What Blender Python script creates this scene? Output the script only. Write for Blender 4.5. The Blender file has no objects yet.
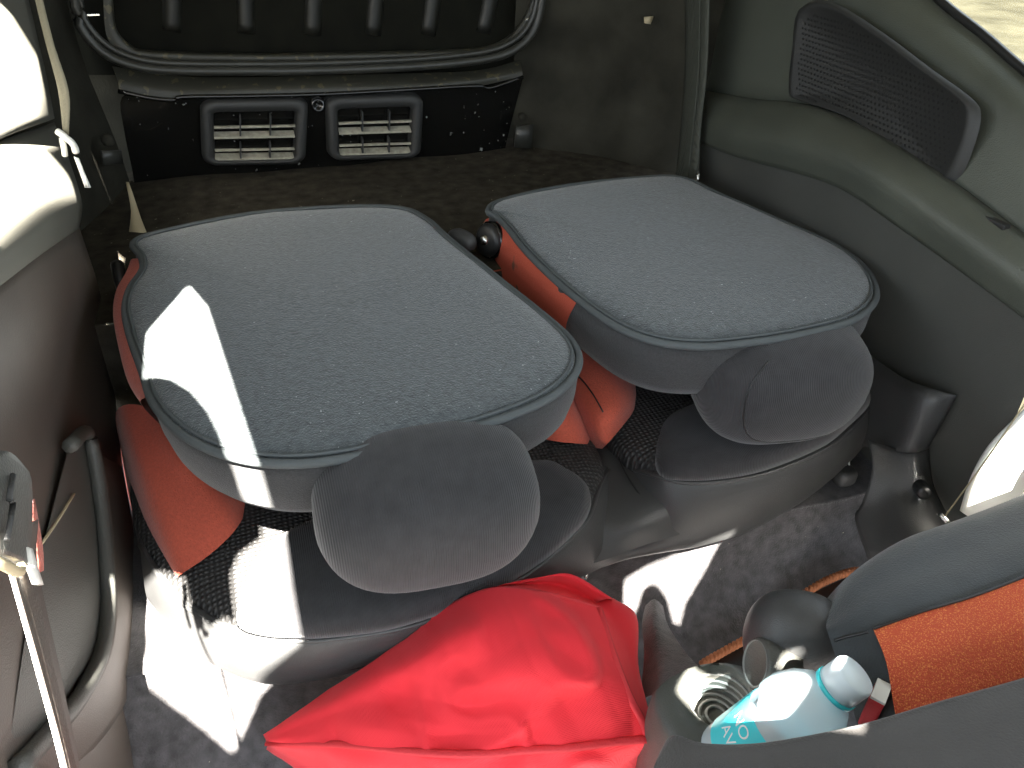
import bpy, bmesh, math, random
from mathutils import Vector, Matrix, noise
random.seed(4)
C = bpy.context.scene.collection
scene = bpy.context.scene
# ------------------------------------------------------------------ camera
FPX = 769.0
p_, y_, r_ = math.radians(35), math.radians(19), math.radians(1.0)
FW = Vector((math.sin(y_)*math.cos(p_), math.cos(y_)*math.cos(p_), -math.sin(p_)))
RT0 = Vector((math.cos(y_), -math.sin(y_), 0)); UP0 = RT0.cross(FW)
RT = RT0*math.cos(r_) + UP0*math.sin(r_); UP = -RT0*math.sin(r_) + UP0*math.cos(r_)
EYE = Vector((0, 0, .98))
cam = bpy.data.objects.new('camera', bpy.data.cameras.new('camera')); C.objects.link(cam)
cam.data.sensor_width = 36; cam.data.lens = FPX/1024*36; cam.data.clip_start = .01
m = Matrix((RT, UP, -FW)).transposed().to_4x4(); m.translation = EYE
cam.matrix_world = m
scene.camera = cam
# ------------------------------------------------------------------ light
SUN = Vector((.05, 1, -1.48)).normalized()
world = bpy.data.worlds.new('sky'); scene.world = world; world.use_nodes = True
bg = world.node_tree.nodes['Background']
bg.inputs[0].default_value = (.80, .90, 1.0, 1); bg.inputs[1].default_value = 2.5
sl = bpy.data.lights.new('sun', 'SUN'); sl.energy = 130; sl.angle = math.radians(.6); sl.color = (1, .95, .86)
so = bpy.data.objects.new('sun', sl); C.objects.link(so)
so.rotation_euler = SUN.to_track_quat('-Z', 'Y').to_euler(); so.location = (0, -2, 4)
scene.view_settings.view_transform = 'Standard'; scene.view_settings.look = 'None'
scene.view_settings.exposure = 0.36; scene.view_settings.gamma = 1; scene.view_settings.use_curve_mapping = False

# ------------------------------------------------------------------ helpers
def P(x, y, Z=None, X=None, Y=None):
    """point of the measured sight line through (x, y) of the photograph at a known height / width / depth"""
    d = FW + RT*((x-512)/FPX) + UP*((384-y)/FPX)
    if Z is not None: t = (Z-EYE.z)/d.z
    elif X is not None: t = X/d.x
    else: t = Y/d.y
    return EYE + d*t
def obj(name, verts, faces, mat=None, parent=None, smooth=True):
    me = bpy.data.meshes.new(name); me.from_pydata([tuple(v) for v in verts], [], faces); me.update()
    if smooth:
        for f in me.polygons: f.use_smooth = True
    if mat: me.materials.append(mat)
    o = bpy.data.objects.new(name, me); C.objects.link(o)
    if parent: o.parent = parent
    return o
def thing(name, label, cat, group=None):
    o = bpy.data.objects.new(name, None); C.objects.link(o); o.empty_display_size = .05
    return tag(o, label, cat, group)
def tag(o, label, cat, group=None):
    o['label'] = label; o['category'] = cat
    if group: o['group'] = group
    return o
def struct(o, label=None):
    o['kind'] = 'structure'
    if label: o['label'] = label
    return o
def cr(pts, n, closed=False):
    """Catmull-Rom: n steps per span"""
    pts = [Vector(p) for p in pts]; L = len(pts); out = []
    if L == 2 and not closed:
        return [pts[0].lerp(pts[1], i/n) for i in range(n+1)]
    for i in range(L if closed else L-1):
        if closed: a, b, c, d = pts[i-1], pts[i], pts[(i+1) % L], pts[(i+2) % L]
        else:
            b, c = pts[i], pts[i+1]
            a = pts[i-1] if i else b*2-c
            d = pts[i+2] if i+2 < L else c*2-b
        for k in range(n):
            t = k/n
            out.append(.5*((2*b)+(c-a)*t+(2*a-5*b+4*c-d)*t*t+(3*b-a-3*c+d)*t**3))
    if not closed: out.append(pts[-1].copy())
    return out
def grid(rows):
    nr, nc = len(rows), len(rows[0]); v = [p for r in rows for p in r]
    f = [(i*nc+j, i*nc+j+1, (i+1)*nc+j+1, (i+1)*nc+j) for i in range(nr-1) for j in range(nc-1)]
    return v, f
def refine(rows, nu, nv):
    rows = [cr(r, nu) for r in rows]
    cols = [cr([r[j] for r in rows], nv) for j in range(len(rows[0]))]
    return [[cols[j][i] for j in range(len(cols))] for i in range(len(cols[0]))]
def surf(name, rows, mat, parent=None, nu=4, nv=4, thick=0, flip=False, disp=None, smooth=True):
    rows = refine(rows, nu, nv)
    if disp:
        rows = [[p + disp(p) for p in r] for r in rows]
    v, f = grid(rows)
    if flip: f = [t[::-1] for t in f]
    o = obj(name, v, f, mat, parent, smooth)
    if thick:
        md = o.modifiers.new('solid', 'SOLIDIFY'); md.thickness = abs(thick); md.offset = -1 if thick > 0 else 1
    return o
def tube(name, pts, r, mat, parent=None, n=6, closed=False, sub=4, flat=None):
    pts = cr(pts, sub, closed) if sub > 1 else [Vector(p) for p in pts]
    L = len(pts); v = []; f = []
    up = Vector((0, 0, 1))
    for i, p in enumerate(pts):
        t = (pts[(i+1) % L]-pts[i-1]) if closed else (pts[min(i+1, L-1)]-pts[max(i-1, 0)])
        t.normalize()
        s = t.cross(up)
        if s.length < .05: s = t.cross(Vector((1, 0, 0)))
        s.normalize(); u = s.cross(t)
        rr = r(i/(L-1)) if callable(r) else r
        for k in range(n):
            a = 2*math.pi*k/n
            v.append(p + (s*math.cos(a) + u*math.sin(a)*(flat or 1))*rr)
    for i in range(L if closed else L-1):
        j = (i+1) % L
        for k in range(n):
            f.append((i*n+k, i*n+(k+1) % n, j*n+(k+1) % n, j*n+k))
    if not closed:
        f.append(tuple(range(n))[::-1]); f.append(tuple(range((L-1)*n, L*n)))
    return obj(name, v, f, mat, parent)
def slab(name, outline, prof, mat, parent=None, sub=4, wob=None, cen=None):
    """rounded cushion: closed outline, list of (scale, z) rings from top centre to bottom centre"""
    o = cr([Vector((p[0], p[1], 0)) for p in outline], sub, True); n = len(o)
    c = cen or sum(o, Vector())/n
    c = Vector((c[0], c[1], 0))
    v = []; f = []
    for (s, z) in prof:
        for p in o:
            q = c + (p-c)*s; q.z = z
            if wob: q.z += wob(q)
            v.append(q)
    for i in range(len(prof)-1):
        for k in range(n):
            f.append((i*n+k, (i+1)*n+k, (i+1)*n+(k+1) % n, i*n+(k+1) % n))
    f.append(tuple(range(n))); f.append(tuple(range((len(prof)-1)*n, len(prof)*n))[::-1])
    a = sum(o[i].x*o[(i+1) % n].y-o[(i+1) % n].x*o[i].y for i in range(n))
    if a < 0: f = [t[::-1] for t in f]
    return obj(name, v, f, mat, parent)
def blob(name, c, h, mat, parent=None, e1=2.6, e2=2.6, rot=None, nu=40, nv=22, fn=None):
    def sp(x, e): return math.copysign(abs(x)**(2/e), x)
    v = []; f = []; M = rot or Matrix.Identity(3)
    for i in range(nv+1):
        a = -math.pi/2 + math.pi*i/nv
        for j in range(nu):
            b = 2*math.pi*j/nu
            q = Vector((sp(math.cos(a), e1)*sp(math.cos(b), e2), sp(math.cos(a), e1)*sp(math.sin(b), e2), sp(math.sin(a), e1)))
            if fn: q = fn(q)
            v.append(Vector(c) + M @ Vector((q.x*h[0], q.y*h[1], q.z*h[2])))
    for i in range(nv):
        for j in range(nu):
            f.append((i*nu+j, i*nu+(j+1) % nu, (i+1)*nu+(j+1) % nu, (i+1)*nu+j))
    o = obj(name, v, f, mat, parent)
    bm = bmesh.new(); bm.from_mesh(o.data); bmesh.ops.remove_doubles(bm, verts=bm.verts, dist=1e-5); bm.to_mesh(o.data); bm.free()
    return o
def frame_of(axis):
    z = Vector(axis).normalized(); x = z.cross(Vector((0, 0, 1)))
    if x.length < .01: x = Vector((1, 0, 0))
    x.normalize(); y = z.cross(x)
    return Matrix((x, y, z)).transposed()
def lathe(name, base, axis, prof, mat, parent=None, n=32, cap=True):
    M = frame_of(axis); v = []; f = []
    for (r, h) in prof:
        for k in range(n):
            a = 2*math.pi*k/n
            v.append(Vector(base) + M @ Vector((r*math.cos(a), r*math.sin(a), h)))
    for i in range(len(prof)-1):
        for k in range(n):
            f.append((i*n+k, i*n+(k+1) % n, (i+1)*n+(k+1) % n, (i+1)*n+k))
    if cap:
        f.append(tuple(range(n))[::-1]); f.append(tuple(range((len(prof)-1)*n, len(prof)*n)))
    return obj(name, v, f, mat, parent)
def box(name, c, h, mat, parent=None, rot=None, bev=.002):
    bm = bmesh.new(); bmesh.ops.create_cube(bm, size=2)
    for q in bm.verts: q.co = Vector((q.co.x*h[0], q.co.y*h[1], q.co.z*h[2]))
    if bev: bmesh.ops.bevel(bm, geom=bm.edges[:], offset=bev, segments=2, affect='EDGES', profile=.5)
    M = rot or Matrix.Identity(3)
    for q in bm.verts: q.co = Vector(c) + M @ q.co
    me = bpy.data.meshes.new(name); bm.to_mesh(me); bm.free()
    if mat: me.materials.append(mat)
    o = bpy.data.objects.new(name, me); C.objects.link(o)
    if parent: o.parent = parent
    return o
def disp_noise(amp, sc, d=Vector((0, 0, 1))):
    return lambda p: d*(noise.noise(p*sc)*amp)

# ------------------------------------------------------------------ materials
def mat(name, col, rough=.6, var=0, vscale=40, bump=0, bscale=300, spec=.5, metal=0, speck=None, sscale=150, sthr=.74, sheen=0, coat=0, kind='noise', dist=.002, col2=None):
    M = bpy.data.materials.new(name); M.use_nodes = True
    nt = M.node_tree; N = nt.nodes; L = nt.links; b = N['Principled BSDF']
    b.inputs['Base Color'].default_value = (*col, 1); b.inputs['Roughness'].default_value = rough
    b.inputs['Specular IOR Level'].default_value = spec; b.inputs['Metallic'].default_value = metal
    if sheen:
        b.inputs['Sheen Weight'].default_value = sheen; b.inputs['Sheen Roughness'].default_value = .5
    if coat: b.inputs['Coat Weight'].default_value = coat
    tc = N.new('ShaderNodeTexCoord'); out = None
    if var or col2:
        n = N.new('ShaderNodeTexNoise'); n.inputs['Scale'].default_value = vscale; n.inputs['Detail'].default_value = 6
        L.new(tc.outputs['Object'], n.inputs['Vector'])
        r = N.new('ShaderNodeValToRGB'); r.color_ramp.elements[0].position = .3; r.color_ramp.elements[1].position = .7
        c2 = col2 or tuple(c*(1+var) for c in col); c1 = col if col2 else tuple(c*(1-var) for c in col)
        r.color_ramp.elements[0].color = (*c1, 1); r.color_ramp.elements[1].color = (*c2, 1)
        L.new(n.outputs['Fac'], r.inputs[0]); out = r.outputs[0]
    if speck:
        n = N.new('ShaderNodeTexNoise'); n.inputs['Scale'].default_value = sscale; n.inputs['Detail'].default_value = 2
        L.new(tc.outputs['Object'], n.inputs['Vector'])
        r = N.new('ShaderNodeValToRGB'); r.color_ramp.elements[0].position = sthr; r.color_ramp.elements[1].position = sthr+.02
        L.new(n.outputs['Fac'], r.inputs[0])
        mx = N.new('ShaderNodeMix'); mx.data_type = 'RGBA'
        L.new(r.outputs[0], mx.inputs[0])
        if out: L.new(out, mx.inputs[6])
        else: mx.inputs[6].default_value = (*col, 1)
        mx.inputs[7].default_value = (*speck, 1); out = mx.outputs[2]
    if out: L.new(out, b.inputs['Base Color'])
    if bump:
        if kind == 'noise':
            t = N.new('ShaderNodeTexNoise'); t.inputs['Scale'].default_value = bscale; t.inputs['Detail'].default_value = 3
            L.new(tc.outputs['Object'], t.inputs['Vector']); h = t.outputs['Fac']
        elif kind == 'grain':
            t = N.new('ShaderNodeTexVoronoi'); t.inputs['Scale'].default_value = bscale
            L.new(tc.outputs['Object'], t.inputs['Vector']); h = t.outputs['Distance']
        elif kind in ('weave', 'rib'):
            ws = []
            for k, d in enumerate(('X', 'Y')):
                if kind == 'rib' and k: break
                t = N.new('ShaderNodeTexWave'); t.bands_direction = d; t.inputs['Scale'].default_value = bscale
                t.inputs['Distortion'].default_value = .3 if kind == 'rib' else .0; t.inputs['Detail Scale'].default_value = 4
                L.new(tc.outputs['Object'], t.inputs['Vector']); ws.append(t.outputs['Fac'])
            h = ws[0]
            if len(ws) > 1:
                mm = N.new('ShaderNodeMath'); mm.operation = 'MULTIPLY'; L.new(ws[0], mm.inputs[0]); L.new(ws[1], mm.inputs[1]); h = mm.outputs[0]
            if col2 or kind == 'weave':
                mx = N.new('ShaderNodeMix'); mx.data_type = 'RGBA'; L.new(h, mx.inputs[0])
                mx.inputs[6].default_value = (*(c*.35 for c in col), 1); mx.inputs[7].default_value = (*(c*1.7 for c in col), 1)
                L.new(mx.outputs[2], b.inputs['Base Color'])
        bp = N.new('ShaderNodeBump'); bp.inputs['Strength'].default_value = bump; bp.inputs['Distance'].default_value = dist
        L.new(h, bp.inputs['Height']); L.new(bp.outputs[0], b.inputs['Normal'])
    return M
M = {}
M['seat_carpet'] = mat('grey_seat_carpet', (.062, .073, .078), .95, var=.35, vscale=130, bump=.9, bscale=420, spec=.15, sheen=.5, speck=(.4, .42, .42), sscale=210, sthr=.73)
M['piping'] = mat('grey_piping', (.075, .085, .088), .75, bump=.4, bscale=600, kind='noise')
M['side'] = mat('dark_side_fabric', (.036, .036, .037), .9, bump=.5, bscale=600, var=.25, vscale=400, sheen=.2)
M['knit'] = mat('black_ribbed_knit', (.026, .025, .027), .9, bump=.45, bscale=130, kind='rib', sheen=.25, var=.2, vscale=60, dist=.001)
M['mesh'] = mat('black_mesh_fabric', (.045, .043, .042), .7, bump=.8, bscale=50, kind='weave', dist=.003)
M['orange'] = mat('orange_fabric', (.50, .085, .045), .85, var=.12, vscale=300, bump=.6, bscale=500, sheen=.2)
M['orange_dirty'] = mat('stained_orange_fabric', (.50, .085, .045), .85, bump=.6, bscale=500, speck=(.16, .07, .04), sscale=14, sthr=.66)
M['glitter'] = mat('orange_seat_fabric', (.60, .085, .03), .8, bump=1, bscale=420, speck=(.80, .26, .07), sscale=800, sthr=.57, spec=.6)
M['plastic'] = mat('grey_grained_plastic', (.055, .055, .055), .45, bump=.25, bscale=700, kind='grain', dist=.001, var=.12, vscale=8)
M['panel'] = mat('dark_green_grey_plastic', (.082, .088, .071), .40, bump=.3, bscale=600, kind='grain', dist=.001, var=.18, vscale=7)
M['panel_dark'] = mat('dark_lower_trim_plastic', (.078, .078, .070), .48, bump=.3, bscale=600, kind='grain', dist=.001, var=.12, vscale=6)
M['panel_light'] = mat('warm_grey_trim_plastic', (.13, .125, .105), .5, bump=.2, bscale=600, kind='grain', dist=.001)
M['brown_plastic'] = mat('brown_grey_trim_plastic', (.088, .072, .060), .5, bump=.25, bscale=600, kind='grain', dist=.001, var=.15, vscale=10)
M['black'] = mat('black_plastic', (.018, .018, .018), .4)
M['paint'] = mat('black_gloss_paint', (.006, .006, .0055), .22, coat=.3, speck=(.3, .3, .28), sscale=95, sthr=.72)
M['rib'] = mat('worn_black_rib_metal', (.011, .011, .008), .5, var=.3, vscale=30)
M['dusty'] = mat('dusty_painted_metal', (.035, .034, .026), .5, var=.1, speck=(.09, .08, .045), sscale=60, sthr=.62, bump=.2, bscale=60)
M['inner'] = mat('black_inner_metal', (.007, .007, .0045), .8, var=.3, vscale=20, spec=.12)
M['seal'] = mat('rubber_seal', (.035, .035, .030), .4, var=.2, vscale=30)
M['grille'] = mat('black_vent_plastic', (.030, .030, .029), .55, bump=.2, bscale=400)
M['dust_slat'] = mat('dusty_slat_plastic', (.36, .34, .27), .9, var=.25, vscale=90)
M['boot_carpet'] = mat('dark_brown_boot_carpet', (.048, .042, .032), .95, var=.4, vscale=35, bump=.6, bscale=350, spec=.1, speck=(.22, .2, .15), sscale=100, sthr=.73)
M['felt'] = mat('dark_felt_lining', (.034, .032, .024), .9, var=.3, vscale=12, bump=.4, bscale=250, spec=.2)
M['floor'] = mat('grey_floor_carpet', (.076, .072, .074), .95, var=.35, vscale=60, bump=.9, bscale=380, spec=.1, sheen=.3, speck=(.4, .36, .28), sscale=130, sthr=.765)
M['strap'] = mat('belt_webbing', (.055, .058, .045), .7, bump=.5, bscale=220, kind='rib')
M['strap_tan'] = mat('tan_belt_webbing', (.22, .20, .14), .7, bump=.5, bscale=220, kind='rib')
M['chrome'] = mat('bright_metal', (.75, .74, .70), .25, metal=1)
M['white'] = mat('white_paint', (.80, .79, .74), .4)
M['cream'] = mat('cream_metal', (.50, .42, .27), .6)
M['red'] = mat('red_nonwoven', (.78, .030, .045), .75, bump=.5, bscale=260, kind='weave', dist=.0006, sheen=.1)
M['red'].node_tree.nodes['Principled BSDF'].inputs['Base Color'].default_value = (.82, .020, .034, 1)
for l in list(M['red'].node_tree.links):
    if l.to_socket.name == 'Base Color': M['red'].node_tree.links.remove(l)
M['red_seam'] = mat('red_seam_tape', (.68, .035, .045), .7, bump=.4, bscale=400)
M['front_seat'] = mat('blue_grey_seat_fabric', (.040, .047, .052), .85, var=.15, vscale=25, bump=.4, bscale=500, sheen=.3)
M['near_seat'] = mat('dark_brown_grey_seat_fabric', (.050, .046, .043), .85, var=.15, vscale=14, bump=.4, bscale=500, sheen=.2)
M['rope'] = mat('orange_brown_cord', (.36, .12, .045), .8, bump=.5, bscale=500)
M['headliner'] = mat('headliner_grey', (.40, .39, .36), .9)
M['ground'] = mat('pale_paving', (.0195, .018, .0125), .95, var=.3, vscale=3, bump=.4, bscale=6, spec=0)
M['text'] = mat('white_print', (.9, .95, .95), .5)
M['label_blue'] = mat('cyan_label', (.06, .72, .80), .4)
M['cap'] = mat('white_blue_cap', (.78, .90, .95), .4)
def clear_mat(name, col, fac, rough=.1):
    Mt = bpy.data.materials.new(name); Mt.use_nodes = True; nt = Mt.node_tree; b = nt.nodes['Principled BSDF']
    b.inputs['Base Color'].default_value = (*col, 1); b.inputs['Roughness'].default_value = rough
    tr = nt.nodes.new('ShaderNodeBsdfTransparent'); tr.inputs[0].default_value = (*col, 1)
    mx = nt.nodes.new('ShaderNodeMixShader'); mx.inputs[0].default_value = fac
    nt.links.new(tr.outputs[0], mx.inputs[1]); nt.links.new(b.outputs[0], mx.inputs[2])
    nt.links.new(mx.outputs[0], nt.nodes['Material Output'].inputs[0])
    return Mt
M['rib_grey'] = mat('worn_grey_rib', (.22,.22,.21), .35)
M['glass'] = clear_mat('window_glass', (.93, .97, .95), .08, .02)
M['bottle'] = clear_mat('pale_blue_bottle_plastic', (.86, .96, 1.0), .6, .15)

# ------------------------------------------------------------------ structure: outside, cut-out sun mask, walls, floor
g = obj('ground', [(-30, -30, -.45), (60, -30, -.45), (60, 60, -.45), (-30, 60, -.45)], [(0, 1, 2, 3)], M['ground']); struct(g)

def holed(name, outer, holes, place, mt, depth=.02):
    cu = bpy.data.curves.new(name, 'CURVE'); cu.dimensions = '2D'; cu.fill_mode = 'BOTH'; cu.extrude = depth/2
    for poly in [outer]+holes:
        s = cu.splines.new('POLY'); s.points.add(len(poly)-1); s.use_cyclic_u = True
        for q, a in zip(s.points, poly): q.co = (a[0], a[1], 0, 1)
    t = bpy.data.objects.new(name+'_outline', cu); C.objects.link(t)
    dg = bpy.context.evaluated_depsgraph_get(); me = bpy.data.meshes.new_from_object(t.evaluated_get(dg))
    bpy.data.objects.remove(t); bpy.data.curves.remove(cu)
    for q in me.vertices: q.co = place(q.co)
    me.materials.clear(); me.materials.append(mt)
    o = bpy.data.objects.new(name, me); C.objects.link(o)
    return o
seat_sun_cut = [(-.143,.467),(-.19,.356),(-.19,.244),(-.175,.241),(-.158,.228),(-.137,.197),(-.120,.155),(-.109,.108),(-.102,.06),(-.103,.03),(-.131,.011),(-.141,-.017),(-.140,-.09),(-.155,-.075),(-.17,-.085),(-.191,-.053),(-.197,-.004),(-.224,.017),(-.288,.025),(-.307,-.035),(-.290,-.109),(-.264,-.147),(-.196,-.255),(-.156,-.189),(-.13,-.168),(-.08,-.146),(-.076,-.131),(-.078,.021),(-.077,.059),(-.10,.237),(-.121,.4)]  # invented opening, outlined to drop the sun patch on left seat and floor
ledge_sun_cut = [(-.46,.40),(-.272,.36),(-.272,.72),(-.31,.80),(-.318,1.05),(-.336,1.10),(-.343,1.10),(-.36,.99),(-.42,.92),(-.46,.92)]
carpet_sun_cut = [(.358,-.19),(.364,-.150),(.405,-.138),(.53,-.122),(.482,-.185),(.447,-.222),(.428,-.258),(.426,-.21),(.416,-.184),(.402,-.174),(.386,-.180),(.376,-.20),(.358,-.23)]
console_sun_cut = [(.268,-.31),(.295,-.288),(.315,-.308),(.345,-.314),(.362,-.298),(.378,-.296),(.38,-.312),(.345,-.324),(.30,-.36),(.28,-.35)]
sill_sun_cut = [(.815,-.24),(.93,-.24),(.93,-.05),(.845,-.05),(.832,-.11)]
sun_mask = holed('sun_mask_roof', [(-.62,-.62),(1.24,-.62),(1.24,1.8),(-.62,1.8)], [seat_sun_cut, ledge_sun_cut, carpet_sun_cut, console_sun_cut, sill_sun_cut], lambda v: Vector((v.x, v.y, 1.31+v.z)), M['headliner'])  # unseen roof added as a mask; its made-up openings shape the sun patches
struct(sun_mask)

# floor carpet: flat footwell rising to the seat base
rows = []
for Y, Z in ((-.3,-.04),(.2,-.04),(.44,-.03),(.53,.0),(.585,.03),(.635,.08),(.67,.145),(.72,.16),(1.2,.16)):
    rows.append([Vector((X, Y, Z)) for X in (-.36,-.2,0,.2,.4,.6,.8,.97)])
fl = surf('floor', rows, M['floor'], nu=8, nv=6, disp=disp_noise(.008, 7)); struct(fl)
rows = [[Vector((X, Y, .40)) for X in (-.36,0,.3,.6,.95)] for Y in (1.10,1.3,1.5,1.78)]
bf = surf('floor', rows, M['boot_carpet'], nu=8, nv=8, disp=disp_noise(.012, 6)); struct(bf)
b2 = obj('wall_back', [(-.36,1.10,.40),(.95,1.10,.40),(.95,1.10,-.1),(-.36,1.10,-.1)], [(0,1,2,3)], M['boot_carpet']); struct(b2)

bw = obj('wall_rear', [(-.6,1.76,-.1),(1.2,1.76,-.1),(1.2,1.78,1.3),(-.6,1.78,1.3)], [(0,1,2,3)], M['felt']); struct(bw)
# left side of the body behind the trims and the lining up to the tailgate
rows = [[Vector((-.275+o,1.71,Z)), Vector((-.305+o,1.58,Z)), Vector((-.335,1.42,Z)), Vector((-.355,1.25,Z)), Vector((-.365,1.05,Z))] for Z, o in ((1.0,0),(.8,0),(.66,.0),(.56,.012),(.48,.02),(.39,.02))]
lw = surf('wall_left', rows, M['felt'], nu=5, nv=5, disp=disp_noise(.012, 6, Vector((1,0,0)))); struct(lw)
for k, (px, py) in enumerate(((108,140),(112,208))):
    c = P(px, py, Y=1.60); blob('fastener', c, (.012,.012,.012), M['felt'], lw, 2.2, 2.2, nu=12, nv=8)
surf('lining_tab', [[P(100,150,Y=1.575),P(120,150,Y=1.60)],[P(103,165,Y=1.575),P(122,163,Y=1.60)]], M['seal'], lw, nu=2, nv=2, thick=.004)
surf('edge_strip', [[P(126,183,Y=1.56),P(129,183,Y=1.56)],[P(131,212,Y=1.50),P(139,213,Y=1.50)],[P(129,240,Y=1.44),P(147,233,Y=1.44)]], M['cream'], lw, nu=2, nv=4, thick=.003)

# right rear corner lining
rows = [[Vector((.585,1.71,Z)), Vector((.66,1.70-o,Z)), Vector((.74,1.64-o,Z)), Vector((.81,1.54-o,Z)), Vector((.862,1.44,Z)), Vector((.95+max(0,Z-.5)*.1,1.42,Z))] for Z, o in ((1.0,0),(.85,.02),(.72,.03),(.62,0),(.52,.01),(.45,.03),(.38,.05))]
cw = surf('wall_corner', rows, M['felt'], nu=7, nv=6, disp=lambda p: Vector((-.6,-.8,0))*(noise.noise(p*6)*.03+noise.noise(p*15)*.007)); struct(cw)
surf('lining_tab', [[P(516,126,Y=1.655),P(533,124,Y=1.65)],[P(514,147,Y=1.655),P(531,148,Y=1.65)]], M['seal'], cw, nu=2, nv=2, thick=.005)
surf('fixing_clip', [[P(644,17,Y=1.50),P(653,16,Y=1.50)],[P(644,23,Y=1.50),P(650,24,Y=1.50)]], M['cream'], cw, nu=2, nv=2, thick=.003)
blob('fastener', P(522,117,Y=1.655), (.010,.010,.010), M['felt'], cw, 2.2, 2.2, nu=12, nv=8)

# right quarter trim
r0 = [(690,-190,1.0),(800,-110,.99),(880,-58,.985),(940,0,.98),(985,36,.975),(1024,70,.97),(1120,150,.96)]
r1 = [(692,-120,.955),(790,-70,.95),(850,-22,.945),(905,20,.94),(965,62,.935),(1024,112,.93),(1120,190,.925)]
r2 = [(696,-20,.925),(770,-10,.925),(830,22,.922),(890,70,.920),(950,110,.915),(1010,160,.91),(1110,245,.905)]
r3 = [(703,92,.895),(755,101,.895),(805,106,.893),(852,122,.892),(905,152,.89),(960,190,.888),(1060,265,.885)]
r4 = [(702,100,.875),(757,110,.87),(808,115,.868),(855,132,.866),(908,163,.865),(962,201,.865),(1058,275,.865)]
r5 = [(701,122,.848),(752,135,.835),(805,145,.83),(850,160,.83),(905,194,.832),(965,238,.84),(1055,305,.85)]
r6 = [(700,142,.850),(745,158,.842),(795,171,.838),(845,189,.840),(900,226,.845),(965,272,.850),(1050,335,.858)]
wr = surf('wall_right', [[P(x,y,X=X) for x,y,X in r] for r in (r0,r1,r2,r3)], M['panel'], nu=5, nv=5, thick=.006, flip=True); struct(wr)
surf('ledge', [[P(x,y,X=X) for x,y,X in r] for r in (r3,r4,r5,r6)], M['panel'], wr, nu=5, nv=6, thick=.004)
low = [[P(x,y,X=X-.004+.012) for x,y,X in r6]]
for Z in (.33,.2,.02,-.06):
    low.append([Vector((.872, P(x,y,X=X).y*(1 if Z > .1 else 1), min(Z, P(x,y,X=X).z-.05))) for x,y,X in r6])
surf('lower_trim', low, M['panel_dark'], wr, nu=5, nv=4)
tube('trim_seam', [P(x,y,X=X-.002) for x,y,X in r3], .0028, M['black'], wr)
tube('trim_seam', [P(x,y,X=X-.002) for x,y,X in r6], .0025, M['panel'], wr)
tube('trim_seam', [P(790,262,X=.868),P(900,292,X=.868)][:0] or [P(945,256,X=.866),P(1012,298,X=.866)], .002, M['panel'], wr)
box('storage_notch', P(992,228,X=.868), (.006,.02,.012), M['black'], wr, bev=.002)
# speaker grille
gp = [(803,10),(832,4),(882,34),(930,70),(966,96),(977,112),(972,140),(957,176),(944,178),(900,148),(850,116),(802,100),(793,90),(797,45)]
def gX(x, y): return .893 + (P(x, y, X=.9).z-.62)*.06
gpts = [P(x, y, X=gX(x, y)) for x, y in gp]
# flat slab in its own plane
for q in gpts: q.x = .890+(q.z-.62)*.06
gc = sum(gpts, Vector())/len(gpts)
ring = cr(gpts, 3, True); n = len(ring); inn = Vector((-1, 0, .05)).normalized()
v = []; f = []
for s, d in ((1.03,-.004),(1.0,.006),(.95,.007),(.93,.004),(.02,.004)):
    v += [gc+(q-gc)*s+inn*d for q in ring]
for i in range(4):
    for k in range(n): f.append((i*n+k, (i+1)*n+k, (i+1)*n+(k+1) % n, i*n+(k+1) % n))
gr = obj('speaker_grille', v, f, M['grille'], wr)
# perforations
def inside(x, y, poly):
    c = False; j = len(poly)-1
    for i in range(len(poly)):
        if (poly[i][1] > y) != (poly[j][1] > y) and x < (poly[j][0]-poly[i][0])*(y-poly[i][1])/(poly[j][1]-poly[i][1])+poly[i][0]: c = not c
        j = i
    return c
py = [((q-gc).y*.90, (q-gc).z*.86) for q in ring]
v = []; f = []; st = .0085
for a in range(-50, 50):
    for b in range(-40, 40):
        y = a*st+(b % 2)*st/2; z = b*st*.87
        if not inside(y, z, py): continue
        # plane of the ring points (x as a linear function of z)
        x0 = gc.x + z*.06 - .0054
        i0 = len(v)
        for k in range(6):
            t = k*math.pi/3; v.append((x0, gc.y+y+.0020*math.cos(t), gc.z+z+.0020*math.sin(t)))
        f.append(tuple(range(i0, i0+6)))
pf = obj('perforations', v, f, M['black'], gr, smooth=False); pf['kind'] = 'stuff'
# window above
wp = [P(x,y,X=X) for x,y,X in r0]
wt = [Vector((q.x-.03, q.y, 1.3)) for q in wp]
wn = surf('window_1', [wp, wt], M['glass'], nu=3, nv=2); struct(wn)
tube('window_seal', [q+Vector((-.004,0,.002)) for q in wp], .006, M['black'], wn)
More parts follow.
